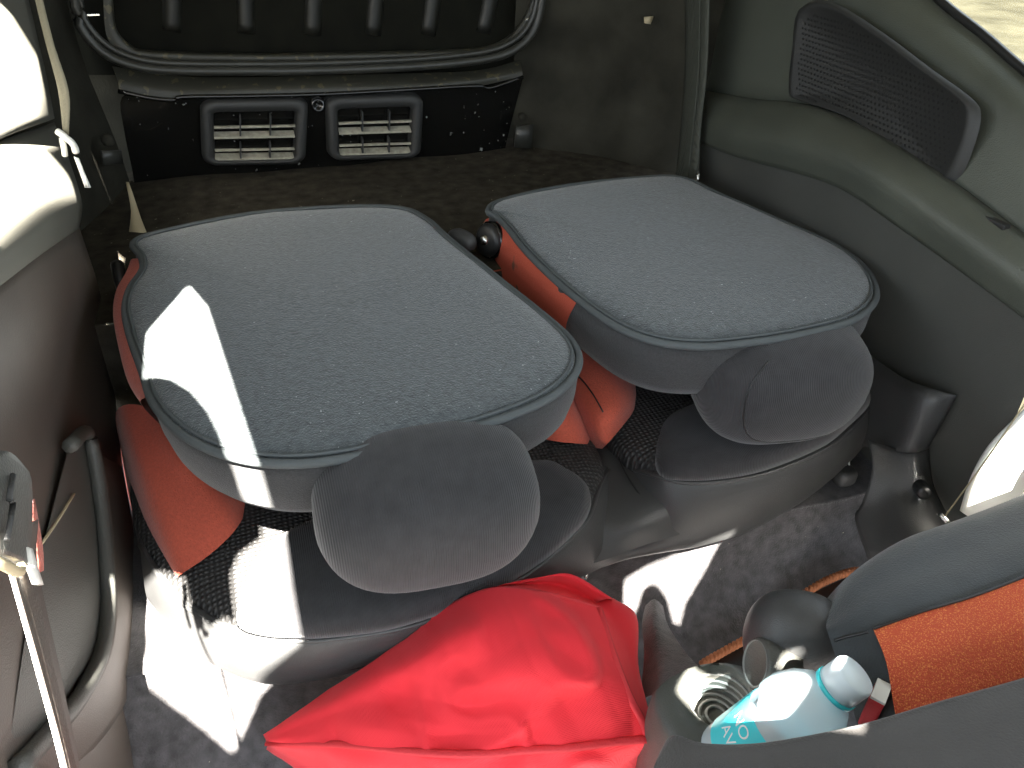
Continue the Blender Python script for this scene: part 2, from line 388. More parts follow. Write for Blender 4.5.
# rear lower corner trims beside the right seat
sc = surf('trim_1', [[P(846,340,X=.86),P(872,358,X=.858),P(900,377,X=.85),P(930,390,X=.838),P(956,394,X=.862)],
                     [P(846,346,X=.852),P(870,366,X=.848),P(897,387,X=.838),P(925,401,X=.822),P(950,404,X=.862)],
                     [P(846,400,X=.852),P(868,408,X=.845),P(892,420,X=.836),P(915,430,X=.822),P(938,425,X=.862)],
                     [P(840,440,X=.845),P(865,446,X=.84),P(887,450,X=.832),P(907,452,X=.82),P(925,448,X=.862)]], M['plastic'], nu=5, nv=4, thick=.004); struct(sc)
s2 = surf('trim_2', [[P(868,440,X=.80),P(885,446,X=.815),P(900,450,X=.825),P(914,452,X=.835),P(926,449,X=.865)],
                     [P(872,470,X=.785),P(888,474,X=.80),P(902,478,X=.81),P(918,482,X=.825),P(930,482,X=.865)],
                     [P(862,505,X=.765),P(885,500,X=.785),P(905,500,X=.80),P(925,508,X=.82),P(944,514,X=.862)],
                     [P(856,520,X=.75),P(880,528,X=.76),P(910,530,X=.77),P(935,540,X=.79),P(960,545,X=.85)],
                     [P(870,560,X=.73),P(900,560,X=.74),P(930,560,X=.75),P(955,565,X=.76),P(985,570,X=.80)]], M['plastic'], nu=5, nv=4, thick=.004); struct(s2)
cp = lathe('trim_plug', P(922,490,X=.815), (-.4,-.6,.3), [(.001,.016),(.008,.016),(.010,.012),(.010,-.02)], M['black'], s2, n=14)
# white sunlit sill and its inner edge
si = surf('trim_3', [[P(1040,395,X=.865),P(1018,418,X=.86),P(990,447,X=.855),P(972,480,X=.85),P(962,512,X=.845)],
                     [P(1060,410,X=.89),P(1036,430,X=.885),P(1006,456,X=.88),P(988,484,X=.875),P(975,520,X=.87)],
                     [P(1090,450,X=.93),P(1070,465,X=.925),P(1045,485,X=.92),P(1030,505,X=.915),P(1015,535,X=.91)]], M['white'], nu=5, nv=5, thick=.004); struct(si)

dr = surf('door_1', [[Vector((.90+.06*max(0,z-.2), y, z)) for y in (.50,.3,.0,-.3)] for z in (.74,.5,.3,.1,-.06)], M['panel_dark'], nu=3, nv=3, thick=.01); struct(dr)
# left quarter trims
L = lambda r: [P(x,y,X=X) for x,y,X in r]
l0 = [(8,-70,-.315),(-30,-60,-.345),(-90,-40,-.39),(-200,-20,-.44)]
l1 = [(25,0,-.31),(-10,20,-.335),(-90,45,-.38),(-200,70,-.43)]
l2 = [(43,78,-.30),(5,92,-.32),(-80,130,-.365),(-200,180,-.41)]
l3 = [(51,120,-.29),(3,138,-.305),(-80,180,-.33),(-200,240,-.37)]
wl = surf('wall_left', [L(l0),L(l1),L(l2),L(l3)], M['panel_light'], nu=6, nv=5, thick=.006, flip=True); struct(wl)
a0 = [(52,124,-.312),(3,142,-.31),(-80,184,-.31),(-200,245,-.315)]
a1 = [(66,160,-.28),(5,190,-.275),(-80,235,-.285),(-200,290,-.32)]
a2 = [(77,196,-.256),(38,214,-.252),(-60,280,-.265),(-200,360,-.305)]
a3 = [(78,212,-.257),(36,238,-.253),(-60,305,-.267),(-200,390,-.307)]
a4 = [(75,228,-.262),(36,254,-.258),(-60,325,-.27),(-200,410,-.31)]
surf('armrest', [L(a0),L(a1),L(a2),L(a3),L(a4)], M['panel_light'], wl, nu=6, nv=5, thick=.005, flip=True)
tube('trim_seam', [p+Vector((.001,0,0)) for p in L(a4)], .0025, M['black'], wl)
c0 = [(75,226,-.263),(36,252,-.259),(-60,325,-.27),(-200,410,-.31)]
c1 = [(98,300,-.268),(40,330,-.262),(-60,400,-.266),(-200,480,-.29)]
c2 = [(112,400,-.272),(60,430,-.268),(-30,480,-.26),(-200,560,-.256)]
c3 = [(122,500,-.274),(95,530,-.27),(20,580,-.262),(-160,640,-.256)]
c4 = [(136,610,-.274),(112,640,-.27),(50,690,-.262),(-100,740,-.256)]
c5 = [(147,720,-.274),(125,760,-.27),(80,800,-.262),(-40,860,-.256)]
c6 = [(150,790,-.274),(130,840,-.27),(100,880,-.262),(-10,960,-.256)]
surf('lower_trim', [L(c0),L(c1),L(c2),L(c3),L(c4),L(c5),L(c6)], M['brown_plastic'], wl, nu=6, nv=5, thick=.005, flip=True)
# pocket on the left trim: rim, raised frame and recessed bin
rim = [(70,446),(86,432),(94,455),(102,510),(107,570),(108,610),(101,655),(78,700),(48,735),(18,768)]
tube('pocket_rim', [P(x,y,X=-.247) for x,y in rim], .0085, M['panel_dark'], wl, n=8)
fr = [[P(x+4,y,X=-.247), P(x+14+i*1.0,y+6,X=-.252), P(x+26+i*2.2,y+12+i,X=-.262)] for i,(x,y) in enumerate(rim[2:])]
surf('pocket_frame', fr, M['brown_plastic'], wl, nu=4, nv=4, thick=.003)
surf('pocket_liner', [[P(68,450,X=-.254),P(88,440,X=-.254)],[P(40,560,X=-.254),P(100,540,X=-.254)],[P(25,640,X=-.254),P(102,630,X=-.254)],[P(10,740,X=-.254),P(46,728,X=-.254)]], M['panel_dark'], wl, nu=3, nv=4)
tube('pocket_crease', [P(40,546,X=-.251),P(58,520,X=-.251),P(74,494,X=-.251)], .0015, M['cream'], wl)

# ------------------------------------------------------------------ tailgate
tg = thing('tailgate', 'black painted tailgate inner face with two vent grilles at the back', 'tailgate')
YT = 1.70
def T(x, y, d=0): return P(x, y, Y=YT-d)
surf('lower_panel', [[T(150,92,.02),T(200,90,.02),T(250,88,.02),T(330,86,.02),T(420,82,.02),T(478,80,.02),T(524,76,.02)],
                     [T(122,97,.012),T(185,100,.02),T(250,100,.02),T(330,98,.02),T(420,95,.02),T(478,90,.015),T(522,82,.01)][:7],
                     [T(124,130,.01),T(185,132,.012),T(250,130,.012),T(330,127,.012),T(420,121,.012),T(475,116,.012),T(514,112,.005)],
                     [T(134,180,.0),T(185,176,.0),T(250,168,.0),T(330,162,.0),T(420,158,.0),T(470,155,.0),T(505,150,.0)],
                     [T(134,200,.0),T(185,198,.0),T(250,190,.0),T(330,184,.0),T(420,180,.0),T(470,175,.0),T(505,172,.0)]], M['paint'], tg, nu=6, nv=4)
surf('dusty_ledge', [[T(112,66),T(180,76),T(250,77),T(330,75),T(420,73),T(480,70),T(520,60)],
                     [T(118,82,.025),T(180,90,.03),T(250,88,.03),T(330,86,.03),T(420,83,.03),T(478,79,.03),T(522,70,.025)],
                     [T(119,92,.03),T(180,99,.035),T(250,96,.035),T(330,94,.035),T(420,89,.035),T(478,86,.03),T(523,76,.03)]], M['dusty'], tg, nu=6, nv=3)
tube('crease', [T(118,91,.034),T(150,98,.036),T(175,100,.038),T(183,97,.038),T(250,96,.038),T(330,94,.038),T(420,89,.038),T(476,86,.036),T(490,88,.034),T(523,77,.03)], .0045, M['paint'], tg)
path = [(72,-40),(75,0),(80,25),(98,48),(125,63),(165,70),(250,71),(330,70),(420,66),(480,60),(510,52),(530,36),(540,12),(546,-40)]
tube('door_seal', [T(x,y,.03) for x,y in path], .009, M['seal'], tg, n=8)
tube('door_seal', [T(x*1.0+(4 if x<300 else -4),y-7,.028) for x,y in path], .006, M['seal'], tg, n=8)
rimp = [(112,-40),(113,10),(117,32),(130,46),(150,52),(250,55),(330,54),(420,52),(478,49),(505,40),(522,22),(532,-2),(536,-40)]
surf('recess_rim', [[T(x+(8 if x<300 else -8)*0,y-2,-.03) for x,y in rimp],[T(x,y,.015) for x,y in rimp],[T(x+(-9 if x<140 else 8 if x>500 else 0),y+7,.018) for x,y in rimp]], M['dusty'], tg, nu=4, nv=3)
surf('inner_skin', [[P(x,-90,Y=YT+.035) for x in (60,200,330,450,580)],[P(x,0,Y=YT+.035) for x in (60,200,330,450,580)],[P(x,75,Y=YT+.035) for x in (60,200,330,450,580)]], M['inner'], tg, nu=4, nv=3)
for x, yb, sl in ((172,38,0),(246,40,-2),(312,42,2),(372,42,6),(427,42,10),(482,40,14)):
    rb = tube('rib', [P(x+sl,-70,Y=YT+.043),P(x+sl*.5,0,Y=YT+.043),P(x,yb-8,Y=YT+.043)], lambda t: .019, M['rib'], tg, n=12, flat=1, sub=3)
box('latch', P(88,15,Y=YT-.02), (.02,.004,.002), M['chrome'], tg, bev=.001)
box('latch', P(532,19,Y=YT-.02), (.016,.004,.002), M['chrome'], tg, bev=.001)
lathe('paint_plug', T(318,105,.02), (0,-1,.1), [(.001,.0),(.006,.002),(.009,.006),(.014,.006),(.015,0)], M['paint'], tg, n=20)
# vents
def vent(x0, y0, x1, y1, sk):
    c00, c10, c01, c11 = T(x0,y0,.03), T(x1,y0+sk,.03), T(x0+3,y1,.03), T(x1-3,y1+sk,.03)
    def q(u, w, d=0): 
        p = c00.lerp(c10, u).lerp(c01.lerp(c11, u), w); return p + Vector((0, -d, 0))
    # frame: rounded rectangular ring lofted inwards
    def rr(a, b, c, d, r, dd):
        out = []
        for cx, cy, s in ((b-r, d-r, 0), (a+r, d-r, 1), (a+r, c+r, 2), (b-r, c+r, 3)):
            for k in range(7):
                t = math.pi/2*(s+k/6); out.append(q(cx+r*math.cos(t), cy+r*math.sin(t), dd))
        return out
    rings = [rr(-.01,1.01,-.02,1.02,.15,-.02), rr(0,1,0,1,.15,.006), rr(.04,.96,.05,.95,.13,.010), rr(.10,.90,.17,.93,.06,.008), rr(.115,.885,.19,.91,.05,-.006), rr(.12,.88,.19,.91,.05,-.03)]
    n = 28; v = [p for r in rings for p in r]; f = []
    for i in range(len(rings)-1):
        for k in range(n): f.append((i*n+k, i*n+(k+1) % n, (i+1)*n+(k+1) % n, (i+1)*n+k))
    f.append(tuple(range((len(rings)-1)*n, len(rings)*n)))
    fr = obj('vent_grille', v, f, M['grille'], tg)
    for w, dp in ((.40,.013),(.56,.022),(.755,.010),(.90,.018)):
        a, b = q(.115,w,.004), q(.885,w,.004); e = Vector((0,.005,.001)) if dp < .015 else Vector((0,.016,.007)); h = Vector((0,0,-.0035))
        bt = dp
        vv = [a, b, b+e, a+e, a+h, b+h, b+h+e, a+h+e]
        obj('slat', vv, [(0,1,2,3),(4,7,6,5),(0,4,5,1),(2,6,7,3),(1,5,6,2),(0,3,7,4)], M['dust_slat'], fr, smooth=False)
    for u in (.36,.645):
        for wa, wb in ((.24,.54),(.66,.89)):
            a, b = q(u,wa,.0075), q(u,wb,.0075); hx = Vector((.0016,0,0)); e = Vector((0,.02,0))
            vv = [a-hx, a+hx, b+hx, b-hx, a-hx+e, a+hx+e, b+hx+e, b-hx+e]
            obj('divider', vv, [(0,1,2,3),(7,6,5,4),(0,4,5,1),(1,5,6,2),(2,6,7,3),(3,7,4,0)], M['grille'], fr, smooth=False)
vent(200, 100, 308, 165, -2)
vent(326, 97, 423, 160, -3)

# ------------------------------------------------------------------ rear seats
ZB = .475
base = thing('bench_plinth', 'grey plastic bench base carrying both rear cushions above the carpet', 'seat base')
lip = [(140,545,.27),(160,577,.27),(187,607,.27),(235,633,.27),(300,641,.27),(350,637,.27),(400,629,.27),(440,617,.27),(480,601,.27),(512,584,.27),(540,566,.27),(568,541,.27),(590,515,.27),(600,485,.265),(611,468,.245),(626,468,.245),(645,473,.26),(665,479,.27),(690,483,.27),(725,481,.27),(760,475,.27),(795,463,.27),(830,446,.27),(855,424,.27),(873,402,.27),(877,385,.27)]
bot = [(148,600,.17),(180,640,.17),(215,666,.17),(265,684,.17),(320,680,.17),(360,671,.17),(400,660,.17),(440,646,.17),(480,626,.17),(520,605,.17),(555,588,.17),(580,578,.17),(597,570,.17),(611,564,.17),(624,559,.17),(637,556,.17),(655,553,.17),(675,550,.17),(700,546,.17),(740,535,.17),(775,518,.17),(805,500,.17),(835,476,.17),(858,452,.17),(872,430,.17),(882,405,.17)]
ra = [P(x,y,Z=z) for x,y,z in lip]; rc = [P(x,y,Z=z) for x,y,z in bot]
rb = [a.lerp(b, .45)+Vector((0,-.012,0)) for a, b in zip(ra, rc)]
rd = [p+Vector((0,.04,-.03)) for p in rc]
rin = [p+Vector((0,.02,-.004)) for p in ra]
surf('skirt', [rin, ra, rb, rc, rd], M['plastic'], base, nu=4, nv=4)
tube('rim_bead', ra, .0030, M['plastic'], base, sub=3)
surf('centre_tunnel', [[P(598,440,Z=.25),P(603,440,Z=.25),P(608,440,Z=.25),P(613,436,Z=.25)],[P(590,470,Z=.24),P(606,466,Z=.25),P(626,466,Z=.25),P(650,472,Z=.24)],[P(588,516,Z=.24),P(610,520,Z=.235),P(640,518,Z=.235),P(692,486,Z=.24)],[P(584,566,Z=.2),P(610,558,Z=.2),P(645,545,Z=.2),P(695,530,Z=.2)]], M['plastic'], base, nu=5, nv=5)
tube('trim_seam', [P(613,440,Z=.254),P(622,466,Z=.256),P(640,495,Z=.242),P(664,520,Z=.22)], .0015, M['black'], base)

def outline(pts, z): return [P(x, y, Z=z) for x, y in pts]
backL = [(133,243),(160,232),(250,214),(340,207),(400,208),(428,220),(448,238),(500,280),(545,316),(570,339),(579,358),(572,378),(545,400),(490,422),(420,441),(350,457),(300,463),(255,461),(210,449),(175,428),(153,402),(143,372),(130,335),(125,308),(130,288),(142,270),(141,256)]
backR = [(488,211),(500,201),(560,187),(640,178),(682,178),(720,195),(780,221),(830,243),(860,263),(875,285),(873,304),(850,321),(800,334),(750,342),(700,346),(655,341),(615,325),(577,298),(545,270),(522,246),(508,228),(496,216)]
def rear_seat(label, back, cush_px, cush_w, insert_px, hr_c, hr_h, hr_label_mat):
    t = thing('rear_seat', label, 'seat', 'folded rear seats')
    bo = outline(back, ZB)
    c = sum(bo, Vector())/len(bo)
    fz = lambda q: noise.noise(q*9)*.0025
    slab('back_carpet', bo, [(.02,.486),(.35,.486),(.7,.485),(.88,.483),(.955,.480),(.985,.476),(.99,.470)], M['seat_carpet'], t, wob=fz)
    tube('piping', [p+Vector((0,0,-.001)) for p in bo], .0052, M['piping'], t, n=8, closed=True, sub=4)
    tube('piping', [c+(p-c)*.975+Vector((0,0,.004)) for p in bo], .0022, M['piping'], t, n=6, closed=True, sub=4)
    slab('backrest', bo, [(.9,.472),(.99,.470),(1.0,.455),(.995,.43),(.975,.405),(.93,.388),(.8,.38),(.3,.38)], M['side'], t)
    co = [P(x,y,Z=.265) for x,y in cush_px] + [Vector(w) for w in cush_w]
    slab('cushion', co, [(.02,.297),(.5,.296),(.75,.292),(.9,.285),(.97,.276),(.995,.266),(1,.25),(.99,.2)], M['mesh'], t)
    io = [P(x,y,Z=.284) for x,y in insert_px]
    slab('cushion_insert', io, [(.02,.308),(.6,.306),(.85,.301),(.95,.295),(.99,.286),(1,.275)], M['knit'], t)
    return t, bo
sL, boL = rear_seat('left rear seat folded flat, its grey carpeted back lit by a white sun patch', backL,
    [(160,577),(187,605),(235,631),(300,639),(350,635),(400,627),(440,615),(480,599),(512,582),(540,564),(568,539),(590,513),(601,485),(603,462)],
    [(.40,.85,0),(.39,1.05,0),(.1,1.09,0),(-.18,1.08,0),(-.235,.95,0),(-.225,.8,0)],
    [(236,622),(240,598),(250,565),(275,540),(330,515),(430,480),(540,462),(570,470),(590,488),(588,512),(565,538),(535,562),(480,594),(400,622),(345,631),(300,634),(262,632)], None, None, None)
sR, boR = rear_seat('right rear seat folded flat beside the side trim, with stained orange edge', backR,
    [(612,446),(640,466),(665,477),(690,481),(725,479),(760,473),(795,461),(830,444),(855,422),(872,401),(876,385)],
    [(.872,.86,0),(.86,1.05,0),(.65,1.09,0),(.47,1.08,0),(.425,.95,0)],
    [(660,470),(655,440),(665,420),(700,405),(790,385),(850,375),(872,388),(870,402),(850,422),(828,440),(793,456),(758,468),(725,474),(690,476)], None, None, None)

# orange side panels and bolsters
def idx(px, back): return min(range(len(back)), key=lambda i: (back[i][0]-px[0])**2+(back[i][1]-px[1])**2)
top = [(141,258),(142,270),(131,288),(126,308),(131,335),(143,372),(150,396)]
mid = [(131,262),(125,275),(116,292),(113,315),(119,350),(128,382),(141,404)]
surf('side_bolster', [[P(x,y,Z=.470) for x,y in top],[P(x,y,Z=.44) for x,y in mid],[P(x,y,Z=.44)+Vector((.02,.0,-.05)) for x,y in mid]], M['orange'], sL, nu=4, nv=5)
surf('cushion_bolster', [[P(117,420,Z=.20)+Vector((-.01,0,-.06)),P(126,470,Z=.20)+Vector((-.01,0,-.05)),P(146,530,Z=.2)+Vector((-.01,0,-.03)),P(174,580,Z=.26)],
                         [P(116,412,Z=.33),P(132,462,Z=.33),P(152,518,Z=.31),P(180,575,Z=.285)],
                         [P(140,405,Z=.36),P(162,455,Z=.35),P(190,505,Z=.325),P(208,556,Z=.295)],
                         [P(165,420,Z=.36),P(190,460,Z=.35),P(218,495,Z=.325),P(232,534,Z=.298)],
                         [P(190,430,Z=.32),P(220,465,Z=.31),P(240,490,Z=.30),P(247,512,Z=.292)]], M['orange'], sL, nu=5, nv=5)
surf('cushion_bolster', [[P(520,420,Z=.31),P(530,428,Z=.30),P(538,438,Z=.296)],[P(545,405,Z=.335),P(555,422,Z=.325),P(560,442,Z=.30)],[P(568,395,Z=.33),P(577,418,Z=.315),P(584,444,Z=.285)],[P(580,395,Z=.27),P(592,420,Z=.26),P(598,445,Z=.25)]], M['orange'], sL, nu=5, nv=5)
topR = [(495,217),(508,231),(523,249),(546,273),(572,296),(577,301)]
midR = [(490,222),(497,240),(513,262),(540,290),(567,318),(574,324)]
surf('side_bolster', [[P(x,y,Z=.470) for x,y in topR],[P(x,y,Z=.425)+Vector((-.012,0,0)) for x,y in midR],[P(x,y,Z=.425)+Vector((-.008,0,-.06)) for x,y in midR]], M['orange_dirty'], sR, nu=5, nv=5)
surf('cushion_bolster', [[P(560,395,Z=.27),P(575,425,Z=.265),P(590,445,Z=.26),P(602,449,Z=.262)],
                         [P(560,365,Z=.33),P(577,395,Z=.33),P(597,425,Z=.315),P(608,443,Z=.285)],
                         [P(580,350,Z=.36),P(602,372,Z=.355),P(617,405,Z=.335),P(621,428,Z=.295)],
                         [P(605,350,Z=.35),P(622,372,Z=.34),P(632,395,Z=.32),P(633,412,Z=.292)],
                         [P(615,350,Z=.31),P(632,372,Z=.30),P(636,390,Z=.294),P(636,400,Z=.29)]], M['orange'], sR, nu=5, nv=5)
tube('bolster_seam', [P(566,366,Z=.345),P(582,380,Z=.349),P(594,396,Z=.347),P(603,412,Z=.338)], .0012, M['black'], sR)
# headrests (parts of their seats)
def hr_shape(q):
    q = Vector(q); 
    s = 1 + .10*q.x*0
    q.x *= 1.0 - .10*max(0, -q.z)
    q.y *= 1.0 - .12*max(0, q.z)
    return q
hL = blob('headrest', (.112,.598,.403), (.119,.085,.078), M['knit'], sL, 2.9, 2.9, rot=Matrix.Rotation(math.radians(-4),3,'Z') @ Matrix.Rotation(math.radians(12),3,'X'), nu=56, nv=32, fn=hr_shape)
hR = blob('headrest', (.622,.706,.396), (.119,.088,.083), M['knit'], sR, 2.9, 2.9, rot=Matrix.Rotation(math.radians(-10),3,'Z') @ Matrix.Rotation(math.radians(12),3,'X'), nu=56, nv=32, fn=hr_shape)
hr_seam_todo = [(hL, (.112,.598,.403), (.119,.085,.078), -4, [(-42,b) for b in range(195,346,15)], sL), (hR, (.622,.706,.396), (.119,.088,.083), -10, [(60,238),(45,236),(30,235),(15,236),(0,240),(-12,247),(-20,256),(-24,268),(-24,285),(-22,305),(-18,325)], sR)]
tube('headrest_post', [P(335,455,Z=.40),P(345,468,Z=.40),P(355,485,Z=.39)], .006, M['chrome'], sL, n=8)
tube('headrest_post', [P(752,352,Z=.40),P(763,343,Z=.41),P(775,338,Z=.42)], .006, M['black'], sR, n=8)
def hr_seam(name, c, h, rot, ab, par):
    def sp(x, e): return math.copysign(abs(x)**(2/e), x)
    out = []
    for a, b in ab:
        a, b = math.radians(a), math.radians(b)
        q = hr_shape(Vector((sp(math.cos(a),2.9)*sp(math.cos(b),2.9), sp(math.cos(a),2.9)*sp(math.sin(b),2.9), sp(math.sin(a),2.9))))
        out.append(Vector(c)+rot @ Vector((q.x*h[0]*1.0, q.y*h[1]*1.0, q.z*h[2])))
    tube(name, out, .0011, M['black'], par, sub=3)
rot4 = Matrix.Rotation(math.radians(-4),3,'Z') @ Matrix.Rotation(math.radians(12),3,'X'); rot10 = Matrix.Rotation(math.radians(-10),3,'Z') @ Matrix.Rotation(math.radians(12),3,'X')
for hb, c_, h_, rz, ab, par in hr_seam_todo:
    hr_seam('headrest_seam', c_, h_, rot4 if rz == -4 else rot10, ab, hb)
lathe('hinge_cover', P(490,240,Z=.44), (-.86,-.42,.25), [(.001,.012),(.020,.012),(.026,.009),(.029,0),(.029,-.018)], M['black'], sR, n=28)
hc = lathe('hinge_rim', P(490,240,Z=.44), (-.86,-.42,.25), [(.028,-.012),(.031,-.008),(.031,.002),(.028,.004)], M['paint'], sR, n=28, cap=False)
lathe('hinge_bolt', P(490,240,Z=.44)+Vector((-.86,-.42,.25))*.011, (-.86,-.42,.25), [(.009,-.01),(.009,.004),(.006,.008),(.001,.008)], M['chrome'], sR, n=14)
blob('release_lever', P(462,240,Z=.44), (.016,.030,.016), M['plastic'], sL, 2.6, 2.6, nu=16, nv=10, rot=Matrix.Rotation(math.radians(25),3,'Z'))
tube('hinge_arm', [P(117,264,Z=.44),P(120,276,Z=.43),P(124,292,Z=.41)], .010, M['black'], sL, n=8)

# ------------------------------------------------------------------ belts
b = thing('seat_belt', 'dark belt hanging down the right rear corner beside the side trim', 'seat belt')
surf('strap', [[P(684,-60,X=.845),P(697,-60,X=.84),P(711,-60,X=.835)],[P(686,60,X=.838),P(695,60,X=.83),P(708,60,X=.83)],[P(682,120,X=.83),P(690,120,X=.822),P(702,120,X=.825)],[P(676,182,X=.82),P(684,180,X=.815),P(697,178,X=.815)]], M['strap'], b, nu=3, nv=5, thick=.0018)
tube('strap_fold', [P(700,-60,X=.834),P(699,60,X=.825),P(694,120,X=.819),P(688,178,X=.812)], .0022, M['strap'], b)
tube('anchor_loop', [P(677,182,X=.812),P(690,186,X=.81),P(697,181,X=.81),P(698,174,X=.812)], .0035, M['chrome'], b, n=8)
b = thing('seat_belt', 'thin tan belt hanging in the left rear corner with a metal tongue', 'seat belt')
surf('strap', [[P(28,-30,Y=1.30),P(36,-30,Y=1.30)],[P(45,40,Y=1.27),P(53,40,Y=1.27)],[P(58,90,Y=1.25),P(69,92,Y=1.25)],[P(63,132,Y=1.24),P(69,135,Y=1.24)]], M['strap_tan'], b, nu=3, nv=5, thick=.0018)
tube('guide_loop', [P(57,131,Y=1.235),P(64,136,Y=1.23),P(73,144,Y=1.23),P(76,152,Y=1.235)], .0048, M['white'], b, n=8)
tube('guide_foot', [P(62,138,Y=1.235),P(64,148,Y=1.235),P(65,155,Y=1.24)], .0042, M['white'], b, n=8)
surf('tongue', [[P(74,156,Y=1.235),P(79,158,Y=1.235)],[P(80,172,Y=1.235),P(85,173,Y=1.235)],[P(85,187,Y=1.235),P(91,187,Y=1.235)]], M['white'], b, nu=2, nv=3, thick=.003)

b = thing('front_seat_belt', 'front belt strap with dark buckle crossing the lower left edge', 'seat belt')
surf('strap', [[P(5,530,X=-0.1672),P(35,520,X=-0.1672)],[P(10,574,X=-0.1672),P(34,566,X=-0.1672)],[P(35,665,X=-0.1654),P(54,660,X=-0.1654)],[P(60,760,X=-0.1637),P(74,756,X=-0.1637)],[P(78,850,X=-0.1619),P(92,846,X=-0.1619)]], M['brown_plastic'], b, nu=3, nv=5, thick=.002)
tube('painted_strap_light', [P(10,574,X=-0.1646),P(35,665,X=-0.1628),P(60,760,X=-0.1610),P(78,850,X=-0.1593)], .0006, M['white'], b)  # thin white bead paints sunlight along the strap's left edge
surf('buckle', [[P(-18,455,X=-0.1672),P(0,456,X=-0.1654),P(18,474,X=-0.1654)],[P(-20,490,X=-0.1654),P(2,490,X=-0.1637),P(21,490,X=-0.1654)],[P(-22,530,X=-0.1654),P(0,532,X=-0.1637),P(20,535,X=-0.1654)],[P(-24,552,X=-0.1654),P(-4,558,X=-0.1637),P(15,566,X=-0.1654)]], M['panel_dark'], b, nu=4, nv=4, thick=.006)
tube('buckle_slot', [P(13,475,X=-0.1566),P(9,500,X=-0.1549),P(13,503,X=-0.1549),P(7,540,X=-0.1549)], .0016, M['plastic'], b, sub=2)
tube('painted_buckle_light', [P(-20,556,X=-0.1584),P(2,564,X=-0.1566),P(18,572,X=-0.1584),P(22,566,X=-0.1584)], .003, M['cream'], b)  # cream bead paints the sunlit lower edge of the buckle
surf('tongue', [[P(22,548,X=-0.1610),P(27,550,X=-0.1610)],[P(26,568,X=-0.1610),P(33,570,X=-0.1610)],[P(32,584,X=-0.1610),P(38,586,X=-0.1610)]], M['white'], b, nu=2, nv=3, thick=.003)
surf('pad', [[P(22,505,X=-0.1760),P(28,500,X=-0.1760)],[P(24,540,X=-0.1760),P(36,548,X=-0.1760)],[P(30,575,X=-0.1760),P(37,572,X=-0.1760)]], M['orange'], b, nu=2, nv=3, thick=.004)

# ------------------------------------------------------------------ red bag
bag = thing('shopping_bag', 'crumpled red non-woven bag lying against the front of the seat base', 'bag')
v0 = [(264,735,.17),(330,689,.205),(400,643,.245),(440,611,.275),(470,594,.29),(500,587,.295),(545,592,.290),(600,607,.275)]
v1 = [(265,736,.17),(335,699,.215),(405,664,.26),(455,640,.29),(495,628,.305),(530,626,.31),(570,632,.30),(612,646,.28)]
v2 = [(266,738,.17),(338,712,.21),(415,690,.25),(465,678,.275),(505,668,.295),(545,668,.30),(590,676,.295),(627,690,.27)]
v3 = [(267,740,.17),(340,728,.205),(418,720,.24),(470,716,.255),(515,712,.265),(560,710,.27),(605,712,.27),(640,716,.25)]
v4 = [(267,741,.165),(340,742,.20),(420,749,.225),(475,750,.235),(520,748,.24),(565,745,.245),(610,741,.245),(648,736,.24)]
v5 = [(268,743,.15),(335,760,.17),(410,785,.19),(470,790,.20),(520,788,.20),(565,780,.205),(605,766,.21),(645,744,.22)]
v6 = [(268,745,.05),(330,790,.06),(400,830,.08),(460,840,.08),(515,840,.08),(560,830,.08),(600,800,.08),(640,760,.10)]
fn = Vector((0,-.7,.7))
folds = [(P(a,b,Z=z0), P(c,d,Z=z1), k) for a,b,z0,c,d,z1,k in ((395,694,.245,470,708,.262,-.007),(470,708,.262,532,700,.28,-.007),(535,660,.295,470,690,.27,.008),(560,636,.3,625,700,.26,.007),(400,668,.26,470,632,.292,.006),(545,712,.27,560,745,.245,.006),(330,716,.21,420,735,.235,.005),(585,690,.28,520,728,.258,-.005))]
def fold_disp(p):
    t = 0
    for a, b, k in folds:
        ab = b-a; u = max(0, min(1, (p-a).dot(ab)/ab.dot(ab))); d = (p-a-ab*u).length
        t += k*max(0, 1-d/.022)
    return t
def wr_(p):
    a = noise.noise(Vector((p.x*9, p.y*9+p.z*9, 1)))*.006
    r = 1-abs(noise.noise(Vector((p.x*7+3, p.z*16, 5)))*2)
    return fn*(a + fold_disp(p) + max(0, r-.65)*.034 + max(0, 1-abs(noise.noise(Vector((p.x*15-p.z*9, p.z*12+p.x*6, 9)))*3)-.5)*.012)
surf('front_face', [[P(x,y,Z=z) for x,y,z in r] for r in (v0,v1,v2,v3,v4)], M['red'], bag, nu=14, nv=14, disp=wr_, thick=.0015)
surf('bottom_panel', [[P(x,y,Z=z) for x,y,z in r] for r in (v4,v5,v6)], M['red'], bag, nu=8, nv=6, disp=wr_, thick=.0015)
g0 = [(600,607,.275),(612,646,.28),(627,690,.27),(640,716,.25),(648,736,.24)]
g1 = [(592,596,.255),(622,636,.255),(634,680,.25),(644,712,.235),(650,732,.23)]
g2 = [(612,598,.24),(636,616,.235),(638,664,.225),(646,700,.21),(652,722,.20)]
g3 = [(612,598,.10),(634,622,.10),(638,668,.10),(646,704,.10),(650,726,.10)]
surf('gusset', [[P(x,y,Z=z) for x,y,z in r] for r in (g0,g1,g2,g3)], M['red'], bag, nu=6, nv=5, thick=.0015)
h0 = [(470,594,.288),(500,587,.293),(545,592,.288),(600,607,.273)]
h1 = [(490,590,.275),(520,584,.275),(558,585,.27),(598,602,.262)]
h2 = [(510,584,.285),(540,578,.29),(571,574,.295),(612,598,.275)]
h3 = [(515,590,.18),(545,586,.18),(575,582,.18),(612,604,.18)]
surf('back_face', [[P(x,y,Z=z) for x,y,z in r] for r in (h0,h1,h2,h3)], M['red'], bag, nu=6, nv=5, thick=.0015)
